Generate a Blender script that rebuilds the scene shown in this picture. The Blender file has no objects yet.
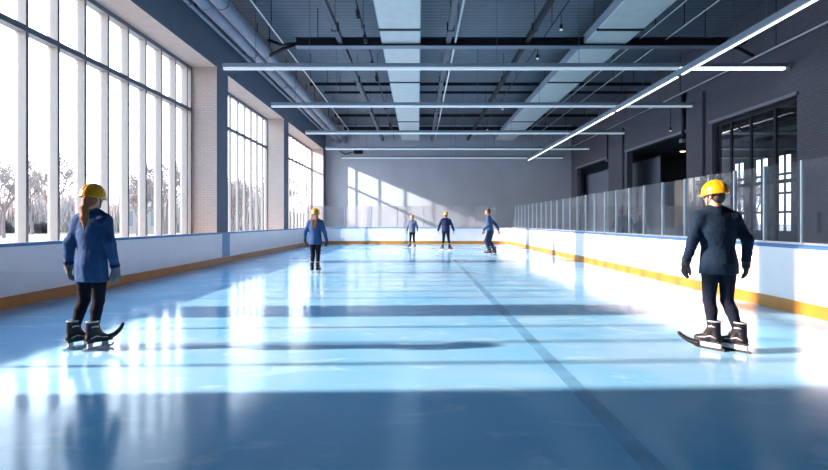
import bpy, bmesh, math, random
import numpy as np
from mathutils import Vector, Matrix

random.seed(7)
S = bpy.context.scene
COL = S.collection
R = math.radians

# ------------------------------------------------------------------ materials
MATS = {}


def mat(name, col, rough=0.6, metal=0.0, var=0.0, scale=8.0, bump=0.0, bscale=None, emit=None, estr=0.0, coat=0.0, spec=None, stretch=None):
    m = bpy.data.materials.new(name)
    m.use_nodes = True
    nt = m.node_tree
    b = nt.nodes['Principled BSDF']
    b.inputs['Base Color'].default_value = (*col, 1)
    b.inputs['Roughness'].default_value = rough
    b.inputs['Metallic'].default_value = metal
    if coat:
        b.inputs['Coat Weight'].default_value = coat
        b.inputs['Coat Roughness'].default_value = 0.12
    if spec is not None:
        b.inputs['Specular IOR Level'].default_value = spec
    if emit:
        b.inputs['Emission Color'].default_value = (*emit, 1)
        b.inputs['Emission Strength'].default_value = estr
    tc = nt.nodes.new('ShaderNodeTexCoord')
    src = tc.outputs['Object']
    if stretch:
        mp = nt.nodes.new('ShaderNodeMapping')
        mp.inputs['Scale'].default_value = stretch
        nt.links.new(src, mp.inputs['Vector'])
        src = mp.outputs['Vector']
    nz = nt.nodes.new('ShaderNodeTexNoise')
    nz.inputs['Scale'].default_value = scale
    nz.inputs['Detail'].default_value = 4
    nt.links.new(src, nz.inputs['Vector'])
    rp = nt.nodes.new('ShaderNodeValToRGB')
    v = max(var, 0.03)
    rp.color_ramp.elements[0].position = 0.3
    rp.color_ramp.elements[1].position = 0.7
    rp.color_ramp.elements[0].color = (*[max(0, c * (1 - v)) for c in col], 1)
    rp.color_ramp.elements[1].color = (*[min(1, c * (1 + v)) for c in col], 1)
    nt.links.new(nz.outputs['Fac'], rp.inputs['Fac'])
    nt.links.new(rp.outputs['Color'], b.inputs['Base Color'])
    if bump:
        n2 = nt.nodes.new('ShaderNodeTexNoise')
        n2.inputs['Scale'].default_value = bscale or scale * 4
        n2.inputs['Detail'].default_value = 3
        nt.links.new(src, n2.inputs['Vector'])
        bp = nt.nodes.new('ShaderNodeBump')
        bp.inputs['Strength'].default_value = bump
        bp.inputs['Distance'].default_value = 0.02
        nt.links.new(n2.outputs['Fac'], bp.inputs['Height'])
        nt.links.new(bp.outputs['Normal'], b.inputs['Normal'])
    MATS[name] = m
    return m


def brick_mat(name, c1, c2, mortar, rough=0.8, sx=1.0, axis='YZ', bw=0.24, bh=0.08):
    m = bpy.data.materials.new(name)
    m.use_nodes = True
    nt = m.node_tree
    b = nt.nodes['Principled BSDF']
    b.inputs['Roughness'].default_value = rough
    tc = nt.nodes.new('ShaderNodeTexCoord')
    sep = nt.nodes.new('ShaderNodeSeparateXYZ')
    nt.links.new(tc.outputs['Object'], sep.inputs[0])
    add = nt.nodes.new('ShaderNodeMath')
    nt.links.new(sep.outputs['X'], add.inputs[0])
    nt.links.new(sep.outputs['Y'], add.inputs[1])
    cmb = nt.nodes.new('ShaderNodeCombineXYZ')
    nt.links.new(add.outputs[0], cmb.inputs['X'])
    nt.links.new(sep.outputs['Z'], cmb.inputs['Y'])
    br = nt.nodes.new('ShaderNodeTexBrick')
    br.inputs['Color1'].default_value = (*c1, 1)
    br.inputs['Color2'].default_value = (*c2, 1)
    br.inputs['Mortar'].default_value = (*mortar, 1)
    br.inputs['Scale'].default_value = 1.0
    br.inputs['Brick Width'].default_value = bw
    br.inputs['Row Height'].default_value = bh
    br.inputs['Mortar Size'].default_value = 0.008
    nt.links.new(cmb.outputs[0], br.inputs['Vector'])
    nt.links.new(br.outputs['Color'], b.inputs['Base Color'])
    bp = nt.nodes.new('ShaderNodeBump')
    bp.inputs['Strength'].default_value = 0.25
    bp.inputs['Distance'].default_value = 0.01
    bp.invert = True
    nt.links.new(br.outputs['Fac'], bp.inputs['Height'])
    nt.links.new(bp.outputs['Normal'], b.inputs['Normal'])
    MATS[name] = m
    return m


def glass_mat(name, tint=(1, 1, 1), haze=0.0, hazecol=(0.8, 0.85, 0.9), refl=0.9, fs=1.0):
    m = bpy.data.materials.new(name)
    m.use_nodes = True
    nt = m.node_tree
    nt.nodes.clear()
    out = nt.nodes.new('ShaderNodeOutputMaterial')
    tr = nt.nodes.new('ShaderNodeBsdfTransparent')
    tr.inputs['Color'].default_value = (*tint, 1)
    gl = nt.nodes.new('ShaderNodeBsdfGlossy')
    gl.inputs['Roughness'].default_value = 0.02
    gl.inputs['Color'].default_value = (refl, refl, refl, 1)
    fr = nt.nodes.new('ShaderNodeLayerWeight')
    fr.inputs['Blend'].default_value = 0.12
    mx = nt.nodes.new('ShaderNodeMixShader')
    fm_ = nt.nodes.new('ShaderNodeMath')
    fm_.operation = 'MULTIPLY'
    fm_.inputs[1].default_value = fs
    nt.links.new(fr.outputs['Fresnel'], fm_.inputs[0])
    nt.links.new(fm_.outputs[0], mx.inputs['Fac'])
    last = tr.outputs[0]
    if haze:
        df = nt.nodes.new('ShaderNodeBsdfDiffuse')
        df.inputs['Color'].default_value = (*hazecol, 1)
        nz = nt.nodes.new('ShaderNodeTexNoise')
        nz.inputs['Scale'].default_value = 1.3
        mr = nt.nodes.new('ShaderNodeMapRange')
        mr.inputs['To Min'].default_value = haze * 0.7
        mr.inputs['To Max'].default_value = haze * 1.3
        nt.links.new(nz.outputs['Fac'], mr.inputs['Value'])
        m2 = nt.nodes.new('ShaderNodeMixShader')
        nt.links.new(mr.outputs[0], m2.inputs['Fac'])
        nt.links.new(tr.outputs[0], m2.inputs[1])
        nt.links.new(df.outputs[0], m2.inputs[2])
        last = m2.outputs[0]
    nt.links.new(last, mx.inputs[1])
    nt.links.new(gl.outputs[0], mx.inputs[2])
    nt.links.new(mx.outputs[0], out.inputs['Surface'])
    MATS[name] = m
    return m


# ------------------------------------------------------------------ mesh helpers
class MB:
    """collects shapes in one bmesh"""

    def __init__(s):
        s.bm = bmesh.new()
        s.mi = 0

    def face(s, vs, smooth=False):
        try:
            f = s.bm.faces.new(vs)
        except ValueError:
            return None
        f.material_index = s.mi
        f.smooth = smooth
        return f

    def box(s, x0, x1, y0, y1, z0, z1, bev=0.0):
        r = bmesh.ops.create_cube(s.bm, size=1.0)
        for v in r['verts']:
            v.co = Vector(((x0 + x1) / 2 + v.co.x * (x1 - x0), (y0 + y1) / 2 + v.co.y * (y1 - y0), (z0 + z1) / 2 + v.co.z * (z1 - z0)))
        fs = set(f for v in r['verts'] for f in v.link_faces)
        for f in fs:
            f.material_index = s.mi
        if bev:
            es = set(e for f in fs for e in f.edges)
            bmesh.ops.bevel(s.bm, geom=list(es), offset=bev, segments=2, affect='EDGES', profile=0.5)
        return s

    def tube(s, pts, rad, seg=8, caps=True, smooth=True):
        pts = [Vector(p) for p in pts]
        if not hasattr(rad, '__len__'):
            rad = [rad] * len(pts)
        rings = []
        t0 = (pts[1] - pts[0]).normalized()
        up = Vector((0, 0, 1)) if abs(t0.z) < 0.9 else Vector((1, 0, 0))
        n = t0.cross(up).normalized()
        for i, p in enumerate(pts):
            a = pts[max(i - 1, 0)]
            b = pts[min(i + 1, len(pts) - 1)]
            t = (b - a).normalized()
            n = (n - t * n.dot(t)).normalized()
            bi = t.cross(n)
            rings.append([s.bm.verts.new(p + (n * math.cos(2 * math.pi * k / seg) + bi * math.sin(2 * math.pi * k / seg)) * rad[i]) for k in range(seg)])
        for i in range(len(rings) - 1):
            for k in range(seg):
                s.face([rings[i][k], rings[i][(k + 1) % seg], rings[i + 1][(k + 1) % seg], rings[i + 1][k]], smooth)
        if caps:
            s.face(rings[0][::-1])
            s.face(rings[-1])
        return s

    def sweep(s, path, prof):
        """profile polygon (offset to the left of the path, z) swept along an xy path"""
        path = [Vector((p[0], p[1], 0)) for p in path]
        rings = []
        for i, p in enumerate(path):
            a = path[max(i - 1, 0)]
            b = path[min(i + 1, len(path) - 1)]
            t = (b - a).normalized()
            n = Vector((-t.y, t.x, 0))
            rings.append([s.bm.verts.new(p + n * o + Vector((0, 0, z))) for o, z in prof])
        k = len(prof)
        for i in range(len(rings) - 1):
            for j in range(k):
                s.face([rings[i][j], rings[i][(j + 1) % k], rings[i + 1][(j + 1) % k], rings[i + 1][j]])
        s.face(rings[0][::-1])
        s.face(rings[-1])
        return s

    def build(s, name, m, parent=None, recalc=True):
        if recalc:
            bmesh.ops.recalc_face_normals(s.bm, faces=s.bm.faces)
        me = bpy.data.meshes.new(name)
        s.bm.to_mesh(me)
        s.bm.free()
        for x in (m if isinstance(m, (list, tuple)) else [m]):
            me.materials.append(x)
        o = bpy.data.objects.new(name, me)
        COL.objects.link(o)
        if parent:
            o.parent = parent
        return o


def tag(o, label=None, cat=None, group=None, kind=None):
    if label:
        o['label'] = label
    if cat:
        o['category'] = cat
    if group:
        o['group'] = group
    if kind:
        o['kind'] = kind
    return o


def empty(name, loc, rz=0.0):
    o = bpy.data.objects.new(name, None)
    o.empty_display_size = 0.1
    COL.objects.link(o)
    o.location = loc
    o.rotation_euler = (0, 0, rz)
    return o


def copy_tree(o, parent=None):
    c = o.copy()
    COL.objects.link(c)
    c.parent = parent
    for ch in list(o.children):
        copy_tree(ch, c)
    return c


def structure(o):
    o['kind'] = 'structure'
    return o


# ------------------------------------------------------------------ implicit surface helpers
class SDF:
    def __init__(s, lo, hi, h):
        s.h = h
        s.lo = np.array(lo, float)
        n = np.ceil((np.array(hi) - s.lo) / h).astype(int) + 1
        s.n = n
        s.ax = [s.lo[i] + h * np.arange(n[i]) for i in range(3)]
        s.D = np.full(tuple(n), 1.0)

    def reg(s, lo, hi, m):
        sl = []
        for i in range(3):
            a = int(np.clip(math.floor((lo[i] - m - s.lo[i]) / s.h), 0, s.n[i] - 1))
            b = int(np.clip(math.ceil((hi[i] + m - s.lo[i]) / s.h) + 1, 1, s.n[i]))
            sl.append(slice(a, max(b, a + 1)))
        P = np.meshgrid(*[s.ax[i][sl[i]] for i in range(3)], indexing='ij')
        return tuple(sl), np.stack(P, -1)

    def put(s, sl, d, k, sub=False):
        A = s.D[sl]
        if sub:
            d = -d
            if k > 0:
                h = np.clip(0.5 - 0.5 * (A - d) / k, 0, 1)
                s.D[sl] = A * (1 - h) + d * h + k * h * (1 - h)
            else:
                s.D[sl] = np.maximum(A, d)
            return
        if k > 0:
            h = np.clip(0.5 + 0.5 * (A - d) / k, 0, 1)
            s.D[sl] = A * (1 - h) + d * h - k * h * (1 - h)
        else:
            s.D[sl] = np.minimum(A, d)

    def cone(s, a, b, ra, rb, k=0.02, sub=False):
        a = np.array(a, float)
        b = np.array(b, float)
        r = max(ra, rb)
        sl, P = s.reg(np.minimum(a, b) - r, np.maximum(a, b) + r, k + 3 * s.h + 0.03)
        ab = b - a
        t = np.clip(((P - a) @ ab) / max(ab @ ab, 1e-9), 0, 1)
        d = np.linalg.norm(P - (a + t[..., None] * ab), axis=-1) - (ra + (rb - ra) * t)
        s.put(sl, d, k, sub)
        return s

    def ell(s, c, r, k=0.02, rot=None, sub=False):
        c = np.array(c, float)
        r = np.array(r, float)
        m = r.max()
        sl, P = s.reg(c - m, c + m, k + 3 * s.h + 0.03)
        Q = P - c
        if rot is not None:
            Q = Q @ np.array(rot)
        k0 = np.linalg.norm(Q / r, axis=-1)
        k1 = np.linalg.norm(Q / (r * r), axis=-1)
        d = k0 * (k0 - 1) / np.maximum(k1, 1e-6)
        s.put(sl, d, k, sub)
        return s

    def loft(s, prof, k=0.02, folds=0.0, nf=7, ph=0.0):
        """prof rows: z, half width a, half depth b, centre x, centre y"""
        pr = np.array(prof, float)
        pr = pr[np.argsort(pr[:, 0])]
        m = max(pr[:, 1].max(), pr[:, 2].max())
        lo = (pr[:, 3].min() - m, pr[:, 4].min() - m, pr[0, 0])
        hi = (pr[:, 3].max() + m, pr[:, 4].max() + m, pr[-1, 0])
        sl, P = s.reg(lo, hi, k + 3 * s.h + 0.03)
        z = P[..., 2]
        f = [np.interp(z, pr[:, 0], pr[:, i]) for i in range(1, 5)]
        x = P[..., 0] - f[2]
        y = P[..., 1] - f[3]
        q = np.sqrt((x / f[0]) ** 2 + (y / f[1]) ** 2)
        if folds:
            th = np.arctan2(y / f[1], x / f[0])
            w = np.clip((pr[-1, 0] - 0.15 - z) / (pr[-1, 0] - pr[0, 0]), 0, 1)
            q = q * (1 + folds * w * (np.sin(nf * th + ph + 3 * z) + 0.6 * np.sin((nf + 4) * th - ph + 5 * z)))
        d = (q - 1) * np.minimum(f[0], f[1])
        dz = np.maximum(pr[0, 0] - z, z - pr[-1, 0])
        d = np.maximum(d, dz)
        s.put(sl, d, k)
        return s

    def cut(s, p, n):
        """remove what lies on the +n side of the plane"""
        n = np.array(n, float)
        n /= np.linalg.norm(n)
        P = np.stack(np.meshgrid(*s.ax, indexing='ij'), -1)
        s.D = np.maximum(s.D, (P - np.array(p)) @ n)
        return s

    def mesh(s, name, m, parent=None, scale=1.0, smooth=1, rough=0.0, rsc=9.0):
        D = s.D.copy()
        D[0], D[-1] = 1, 1
        D[:, 0], D[:, -1] = 1, 1
        D[:, :, 0], D[:, :, -1] = 1, 1
        I = D < 0
        nx, ny, nz = [q - 1 for q in D.shape]
        acc = np.zeros((nx, ny, nz, 3))
        cnt = np.zeros((nx, ny, nz))
        cor = [(i, j, k) for i in (0, 1) for j in (0, 1) for k in (0, 1)]
        V = {c: D[c[0]:c[0] + nx, c[1]:c[1] + ny, c[2]:c[2] + nz] for c in cor}
        for c in cor:
            for a in range(3):
                if c[a] == 0:
                    e = list(c)
                    e[a] = 1
                    e = tuple(e)
                    A, B = V[c], V[e]
                    x = (A < 0) != (B < 0)
                    t = np.where(x, A / np.where(x, A - B, 1), 0)
                    for q in range(3):
                        acc[..., q] += np.where(x, c[q] + (t if q == a else 0), 0)
                    cnt += x
        act = cnt > 0
        idx = np.full(act.shape, -1, int)
        idx[act] = np.arange(act.sum())
        pos = np.argwhere(act) + acc[act] / cnt[act][:, None]
        verts = (s.lo + pos * s.h)
        faces = []
        for a in range(3):
            b, c = (a + 1) % 3, (a + 2) % 3
            sl0 = [slice(None)] * 3
            sl1 = [slice(None)] * 3
            sl0[a] = slice(0, -1)
            sl1[a] = slice(1, None)
            x0, x1 = I[tuple(sl0)], I[tuple(sl1)]
            w = np.argwhere(x0 != x1)
            w = w[(w[:, b] > 0) & (w[:, c] > 0) & (w[:, a] < D.shape[a] - 1) & (w[:, b] < D.shape[b] - 1) & (w[:, c] < D.shape[c] - 1)]
            ins = x0[tuple(w.T)]
            o = np.zeros(3, int)
            db = o.copy()
            db[b] = 1
            dc = o.copy()
            dc[c] = 1
            q = [idx[tuple((w - db - dc).T)], idx[tuple((w - dc).T)], idx[tuple(w.T)], idx[tuple((w - db).T)]]
            Q = np.stack(q, 1)
            Q[~ins] = Q[~ins][:, ::-1]
            faces.append(Q)
        F = np.concatenate(faces)
        F = F[(F >= 0).all(1)]
        # light laplacian smoothing
        for _ in range(smooth):
            sm = np.zeros_like(verts)
            ct = np.zeros(len(verts))
            for u, v in ((0, 1), (1, 2), (2, 3), (3, 0)):
                np.add.at(sm, F[:, u], verts[F[:, v]])
                np.add.at(sm, F[:, v], verts[F[:, u]])
                np.add.at(ct, F[:, u], 1)
                np.add.at(ct, F[:, v], 1)
            verts = verts * 0.5 + 0.5 * sm / np.maximum(ct, 1)[:, None]
        me = bpy.data.meshes.new(name)
        me.from_pydata((verts * scale).tolist(), [], F.tolist())
        me.polygons.foreach_set('use_smooth', [True] * len(me.polygons))
        me.materials.append(m)
        me.update()
        ob = bpy.data.objects.new(name, me)
        COL.objects.link(ob)
        if parent:
            ob.parent = parent
        return ob


# ------------------------------------------------------------------ palette
M = {}
M['navy_wall'] = mat('navy wall paint', (0.125, 0.155, 0.215), 0.6, var=0.05, scale=2)
M['reveal'] = brick_mat('pale brick reveal', (0.63, 0.50, 0.44), (0.58, 0.46, 0.405), (0.47, 0.38, 0.34), 0.85)
M['soffit'] = mat('pale plaster soffit', (0.60, 0.47, 0.40), 0.85, var=0.05, scale=3, bump=0.1)
M['back_wall'] = mat('grey back wall paint', (0.54, 0.59, 0.68), 0.75, var=0.05, scale=0.8)
M['dark_brick'] = brick_mat('charcoal brick', (0.135, 0.137, 0.175), (0.118, 0.120, 0.155), (0.08, 0.08, 0.105), 0.8)
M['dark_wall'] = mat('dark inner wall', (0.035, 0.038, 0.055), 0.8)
M['side_floor'] = mat('dark rubber floor', (0.06, 0.065, 0.08), 0.7, var=0.2, scale=20)
M['panel_grey'] = mat('slate partition', (0.20, 0.24, 0.33), 0.6)
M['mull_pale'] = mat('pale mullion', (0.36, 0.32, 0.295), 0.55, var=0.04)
M['mull_shaded'] = mat('shaded mullion face', (0.13, 0.15, 0.20), 0.5)  # room face of the mullions, its lack of sun put into the colour
M['board'] = mat('white rink board', (0.84, 0.88, 0.93), 0.35, var=0.03, scale=1.5, coat=0.2)
M['kick'] = mat('amber kick plate', (0.44, 0.19, 0.018), 0.4, var=0.1, scale=3)
M['cap'] = mat('blue cap rail', (0.06, 0.20, 0.46), 0.4)
M['banner'] = mat('blue board panel', (0.10, 0.30, 0.55), 0.4)
M['post_white'] = mat('white post enamel', (0.92, 0.93, 0.95), 0.25, coat=0.8)
M['alu'] = mat('brushed aluminium', (0.72, 0.75, 0.80), 0.35, metal=0.6, var=0.05)
M['steel'] = mat('polished steel', (0.75, 0.78, 0.82), 0.18, metal=1.0)
M['pipe'] = mat('grey painted pipe', (0.22, 0.26, 0.33), 0.4, metal=0.2, var=0.08, scale=3)
M['black_metal'] = mat('black steel', (0.014, 0.016, 0.028), 0.5, metal=0.2)
M['rail_grey'] = mat('grey rail', (0.13, 0.13, 0.165), 0.5, metal=0.2)
M['flange'] = mat('pale flange', (0.25, 0.27, 0.34), 0.5)
M['housing'] = mat('lamp housing', (0.26, 0.32, 0.40), 0.45, metal=0.1)
M['diff_soft'] = mat('soft lamp diffuser', (0.8, 0.85, 0.9), 0.4, emit=(0.72, 0.88, 1.0), estr=0.26)
M['diff_bright'] = mat('bright lamp diffuser', (0.9, 0.9, 0.9), 0.4, emit=(0.95, 0.98, 1.0), estr=2.2)
M['warm_lamp'] = mat('warm lamp', (0.9, 0.8, 0.6), 0.4, emit=(1.0, 0.75, 0.45), estr=2.0)
M['white_line'] = mat('white conduit', (0.75, 0.78, 0.82), 0.4)
M['ceil_panel'] = mat('pale blue ceiling panel', (0.62, 0.63, 0.61), 0.55, var=0.06, scale=2.5, bump=0.15, bscale=60, emit=(0.45, 0.72, 0.95), estr=0.04)  # faint blue glow added for light bounced up from the ice
M['panel_side'] = mat('panel side rail', (0.30, 0.36, 0.44), 0.5)
M['win_glass'] = glass_mat('clear window glass', (0.97, 0.98, 0.99))
M['shield'] = glass_mat('rink shield glass', (0.80, 0.82, 0.86), haze=0.16, hazecol=(0.40, 0.41, 0.46), fs=0.12)
M['shield_back'] = glass_mat('rear rink shield glass', (0.84, 0.83, 0.84), haze=0.5, hazecol=(0.52, 0.47, 0.47), fs=0.4)
M['lobby_glass'] = glass_mat('tinted lobby glass', (0.62, 0.66, 0.74), haze=0.03, hazecol=(0.4, 0.42, 0.5))
M['bark'] = mat('winter bark', (0.15, 0.115, 0.105), 0.9, var=0.2)
M['twig'] = mat('winter twigs', (0.25, 0.205, 0.19), 0.9, var=0.2)
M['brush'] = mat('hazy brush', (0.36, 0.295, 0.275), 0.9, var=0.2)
M['hedge'] = mat('dry hedge', (0.07, 0.065, 0.068), 0.95, var=0.3)
M['ground'] = mat('pale winter ground', (0.30, 0.29, 0.285), 0.9, var=0.1, scale=0.15)
M['grass'] = mat('dry grass', (0.16, 0.145, 0.09), 0.95, var=0.2, scale=1)
M['far_wall'] = mat('beige far wall', (0.25, 0.21, 0.19), 0.9)
M['far_roof'] = mat('far roof', (0.36, 0.30, 0.29), 0.9)
M['far_pane'] = mat('far pane', (0.10, 0.11, 0.13), 0.3)

# ice: glossy, blue, frosted in patches, with scratches
ice = bpy.data.materials.new('rink ice')
ice.use_nodes = True
nt = ice.node_tree
bs = nt.nodes['Principled BSDF']
tc = nt.nodes.new('ShaderNodeTexCoord')


def noise(scale, detail=5, vec=None, stretch=None, dist=0.0):
    n = nt.nodes.new('ShaderNodeTexNoise')
    n.inputs['Scale'].default_value = scale
    n.inputs['Detail'].default_value = detail
    n.inputs['Distortion'].default_value = dist
    v = tc.outputs['Object']
    if stretch:
        mp = nt.nodes.new('ShaderNodeMapping')
        mp.inputs['Scale'].default_value = stretch
        nt.links.new(v, mp.inputs['Vector'])
        v = mp.outputs['Vector']
    nt.links.new(v, n.inputs['Vector'])
    return n.outputs['Fac']


def ramp(src, stops):
    r = nt.nodes.new('ShaderNodeValToRGB')
    el = r.color_ramp.elements
    while len(el) < len(stops):
        el.new(0.5)
    for e, (p, c) in zip(el, stops):
        e.position = p
        e.color = (*c, 1)
    nt.links.new(src, r.inputs['Fac'])
    return r.outputs['Color']


def mixc(a, b, fac):
    m = nt.nodes.new('ShaderNodeMix')
    m.data_type = 'RGBA'
    nt.links.new(fac, m.inputs[0])
    for s_, x in ((6, a), (7, b)):
        if isinstance(x, tuple):
            m.inputs[s_].default_value = (*x, 1)
        else:
            nt.links.new(x, m.inputs[s_])
    return m.outputs[2]


ICE_A, ICE_B = (0.14, 0.50, 0.85), (0.29, 0.60, 0.91)
base = ramp(noise(0.55, 6, dist=0.6), [(0.3, ICE_A), (0.7, ICE_B)])
frost = ramp(noise(1.5, 7, stretch=(0.7, 1.2, 1), dist=1.2), [(0.585, (0, 0, 0)), (0.66, (1, 1, 1))])
fm = nt.nodes.new('ShaderNodeMath')
fm.operation = 'MULTIPLY'
fm.inputs[1].default_value = 0.45
nt.links.new(frost, fm.inputs[0])
base = mixc(base, (0.46, 0.80, 1.0), fm.outputs[0])
scr = ramp(noise(5, 4, stretch=(0.25, 3.0, 1), dist=2.5), [(0.60, (0, 0, 0)), (0.63, (1, 1, 1)), (0.66, (0, 0, 0))])
sm_ = nt.nodes.new('ShaderNodeMath')
sm_.operation = 'MULTIPLY'
sm_.inputs[1].default_value = 0.12
nt.links.new(scr, sm_.inputs[0])
base = mixc(base, (0.5, 0.85, 1.0), sm_.outputs[0])
nt.links.new(base, bs.inputs['Base Color'])
rr = nt.nodes.new('ShaderNodeMapRange')
rr.inputs['From Min'].default_value = 0.35
rr.inputs['From Max'].default_value = 0.7
rr.inputs['To Min'].default_value = 0.10
rr.inputs['To Max'].default_value = 0.20
nt.links.new(noise(1.2, 5, dist=0.8), rr.inputs['Value'])
nt.links.new(rr.outputs[0], bs.inputs['Roughness'])
bs.inputs['IOR'].default_value = 1.34
bpn = nt.nodes.new('ShaderNodeBump')
bpn.inputs['Strength'].default_value = 0.035
bpn.inputs['Distance'].default_value = 0.02
nt.links.new(noise(9, 5, stretch=(1, 0.6, 1)), bpn.inputs['Height'])
nt.links.new(bpn.outputs['Normal'], bs.inputs['Normal'])
M['ice'] = ice

M['shade_strip'] = mat('painted shade strip', (0.135, 0.40, 0.70), 0.14, var=0.2, scale=2)
# corrugated ceiling deck
deck = mat('corrugated deck', (0.165, 0.195, 0.235), 0.55, metal=0.0, var=0.06, scale=1.2)
nt = deck.node_tree
tc = nt.nodes.new('ShaderNodeTexCoord')
wv = nt.nodes.new('ShaderNodeTexWave')
wv.bands_direction = 'Y'
wv.inputs['Scale'].default_value = 1.1
wv.inputs['Distortion'].default_value = 0.0
nt.links.new(tc.outputs['Object'], wv.inputs['Vector'])
bp = nt.nodes.new('ShaderNodeBump')
bp.inputs['Strength'].default_value = 0.6
bp.inputs['Distance'].default_value = 0.05
nt.links.new(wv.outputs['Fac'], bp.inputs['Height'])
nt.links.new(bp.outputs['Normal'], nt.nodes['Principled BSDF'].inputs['Normal'])
M['deck'] = deck

# ------------------------------------------------------------------ dimensions
XL, XR = -6.65, 5.80        # faces of the side boards
YB = 35.2                   # face of the end boards
XWL, XWIN = -6.85, -7.70    # room face of left wall, window plane
XWR, YW = 11.4, 41.0        # right wall, back wall
ZC = 8.6
Y0 = -7.0
BH = 1.04

# ------------------------------------------------------------------ the setting
structure(MB().box(XL - 0.2, XR + 0.12, Y0, YB + 0.3, -0.2, 0).build('floor', M['ice']))
m_ = MB()
m_.box(XR + 0.12, XWR + 0.4, Y0, YW, -0.2, 0)
m_.box(XL - 0.2, XR + 0.12, YB + 0.3, YW, -0.2, 0)
m_.box(XWR + 0.4, 18.4, 14.0, 42.0, -0.2, 0)
structure(m_.build('floor', M['side_floor']))
structure(MB().box(-7.9, XWR + 0.4, Y0, YW + 0.3, ZC, ZC + 0.3).build('ceiling', M['deck']))

# left wall: navy room face, pale reveals
WINS = [(4.25, 8.0), (8.95, 18.8), (19.9, 28.2), (29.2, 39.9)]
SILL, HEAD = 0.93, 6.68
b = MB()
b.box(-7.86, XWL, Y0, YW + 0.3, -0.1, SILL)
b.box(-7.86, XWL, Y0, YW + 0.3, HEAD, ZC)
ys = [Y0] + [y for w in WINS for y in w] + [YW + 0.3]
for i in range(0, len(ys), 2):
    b.box(-7.86, XWL, ys[i], ys[i + 1], SILL, HEAD)
b.bm.normal_update()
for f in b.bm.faces:
    n = f.normal
    f.material_index = 0 if abs(n.x) > 0.5 else (1 if abs(n.y) > 0.5 else 2)
structure(b.build('wall_left', [M['navy_wall'], M['reveal'], M['soffit']]))

structure(MB().box(-7.86, 18.4, YW, YW + 0.3, -0.1, ZC).build('wall_back', M['back_wall']))
structure(MB().box(-7.86, XWR + 0.4, Y0 - 0.3, Y0, -0.1, ZC).build('wall_front', M['back_wall']))

OPEN = [(16.6, 21.4), (23.4, 30.1), (33.0, 39.6)]
OH = 5.22
b = MB()
b.box(XWR, XWR + 0.3, Y0, YW, OH, ZC)
ys = [Y0] + [y for w in OPEN for y in w] + [YW]
for i in range(0, len(ys), 2):
    b.box(XWR, XWR + 0.3, ys[i], ys[i + 1], -0.1, OH)
# shallow piers standing proud of the wall
b.box(XWR - 0.12, XWR, 12.0, 16.3, 0, 6.6)
b.box(XWR - 0.12, XWR, 21.9, 23.2, 0, 6.6)
b.box(XWR - 0.12, XWR, 30.5, 32.7, 0, 6.6)
structure(b.build('wall_right', M['dark_brick']))
for k, (a, c) in enumerate(OPEN):
    structure(MB().box(XWR - 0.10, XWR + 0.02, a - 0.1, c + 0.1, OH - 0.02, OH + 0.09, 0.01).build('trim_%d' % (k + 1), M['flange']))

# rooms behind the right wall
b = MB()
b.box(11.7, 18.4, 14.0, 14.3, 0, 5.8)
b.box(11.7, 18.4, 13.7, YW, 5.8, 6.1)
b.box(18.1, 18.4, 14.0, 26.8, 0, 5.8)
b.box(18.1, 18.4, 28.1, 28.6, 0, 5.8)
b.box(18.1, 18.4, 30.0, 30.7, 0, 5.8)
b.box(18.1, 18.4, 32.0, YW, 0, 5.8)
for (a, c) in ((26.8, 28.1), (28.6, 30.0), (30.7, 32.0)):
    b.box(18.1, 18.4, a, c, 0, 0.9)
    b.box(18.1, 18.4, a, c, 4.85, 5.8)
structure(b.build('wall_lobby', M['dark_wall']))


def window(n, x, y0, y1, z0, z1, mulls, trans, pale=True, glass='win_glass', depth=0.22, wd=0.075, sgn=1):
    """glazing in the plane X = x; mullion list of Y, transom list of Z"""
    root = structure(empty('window_%d' % n, (x, (y0 + y1) / 2, z0)))
    inv = Vector((x, (y0 + y1) / 2, z0))

    def done(mb, name, ms):
        for v in mb.bm.verts:
            v.co -= inv
        mb.bm.normal_update()
        if len(ms) > 1:
            for f in mb.bm.faces:
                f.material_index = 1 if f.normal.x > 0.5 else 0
        return mb.build(name, ms, root)
    ms = [M['mull_pale'], M['mull_shaded']] if pale else [M['black_metal']]
    xa, xb = x - depth, x
    fr = MB()
    fr.box(xa, xb, y0, y0 + wd, z0, z1)
    fr.box(xa, xb, y1 - wd, y1, z0, z1)
    fr.box(xa, xb, y0 + wd, y1 - wd, z0, z0 + wd)
    fr.box(xa, xb, y0 + wd, y1 - wd, z1 - 0.12, z1)
    done(fr, 'window_frame', ms)
    for y in mulls:
        done(MB().box(xa, xb, y - wd / 2, y + wd / 2, z0 + wd, z1 - 0.12), 'mullion', ms)
    for z in trans:
        done(MB().box(xa + 0.02, xb + 0.012, y0 + wd, y1 - wd, z - 0.06, z + 0.06), 'transom', ms)
    g = MB()
    xg = x - depth * 0.72
    g.face([g.bm.verts.new(p) for p in ((xg, y0 + wd, z0 + wd), (xg, y1 - wd, z0 + wd), (xg, y1 - wd, z1 - 0.12), (xg, y0 + wd, z1 - 0.12))])
    done(g, 'pane', [M[glass]])
    return root


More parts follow.
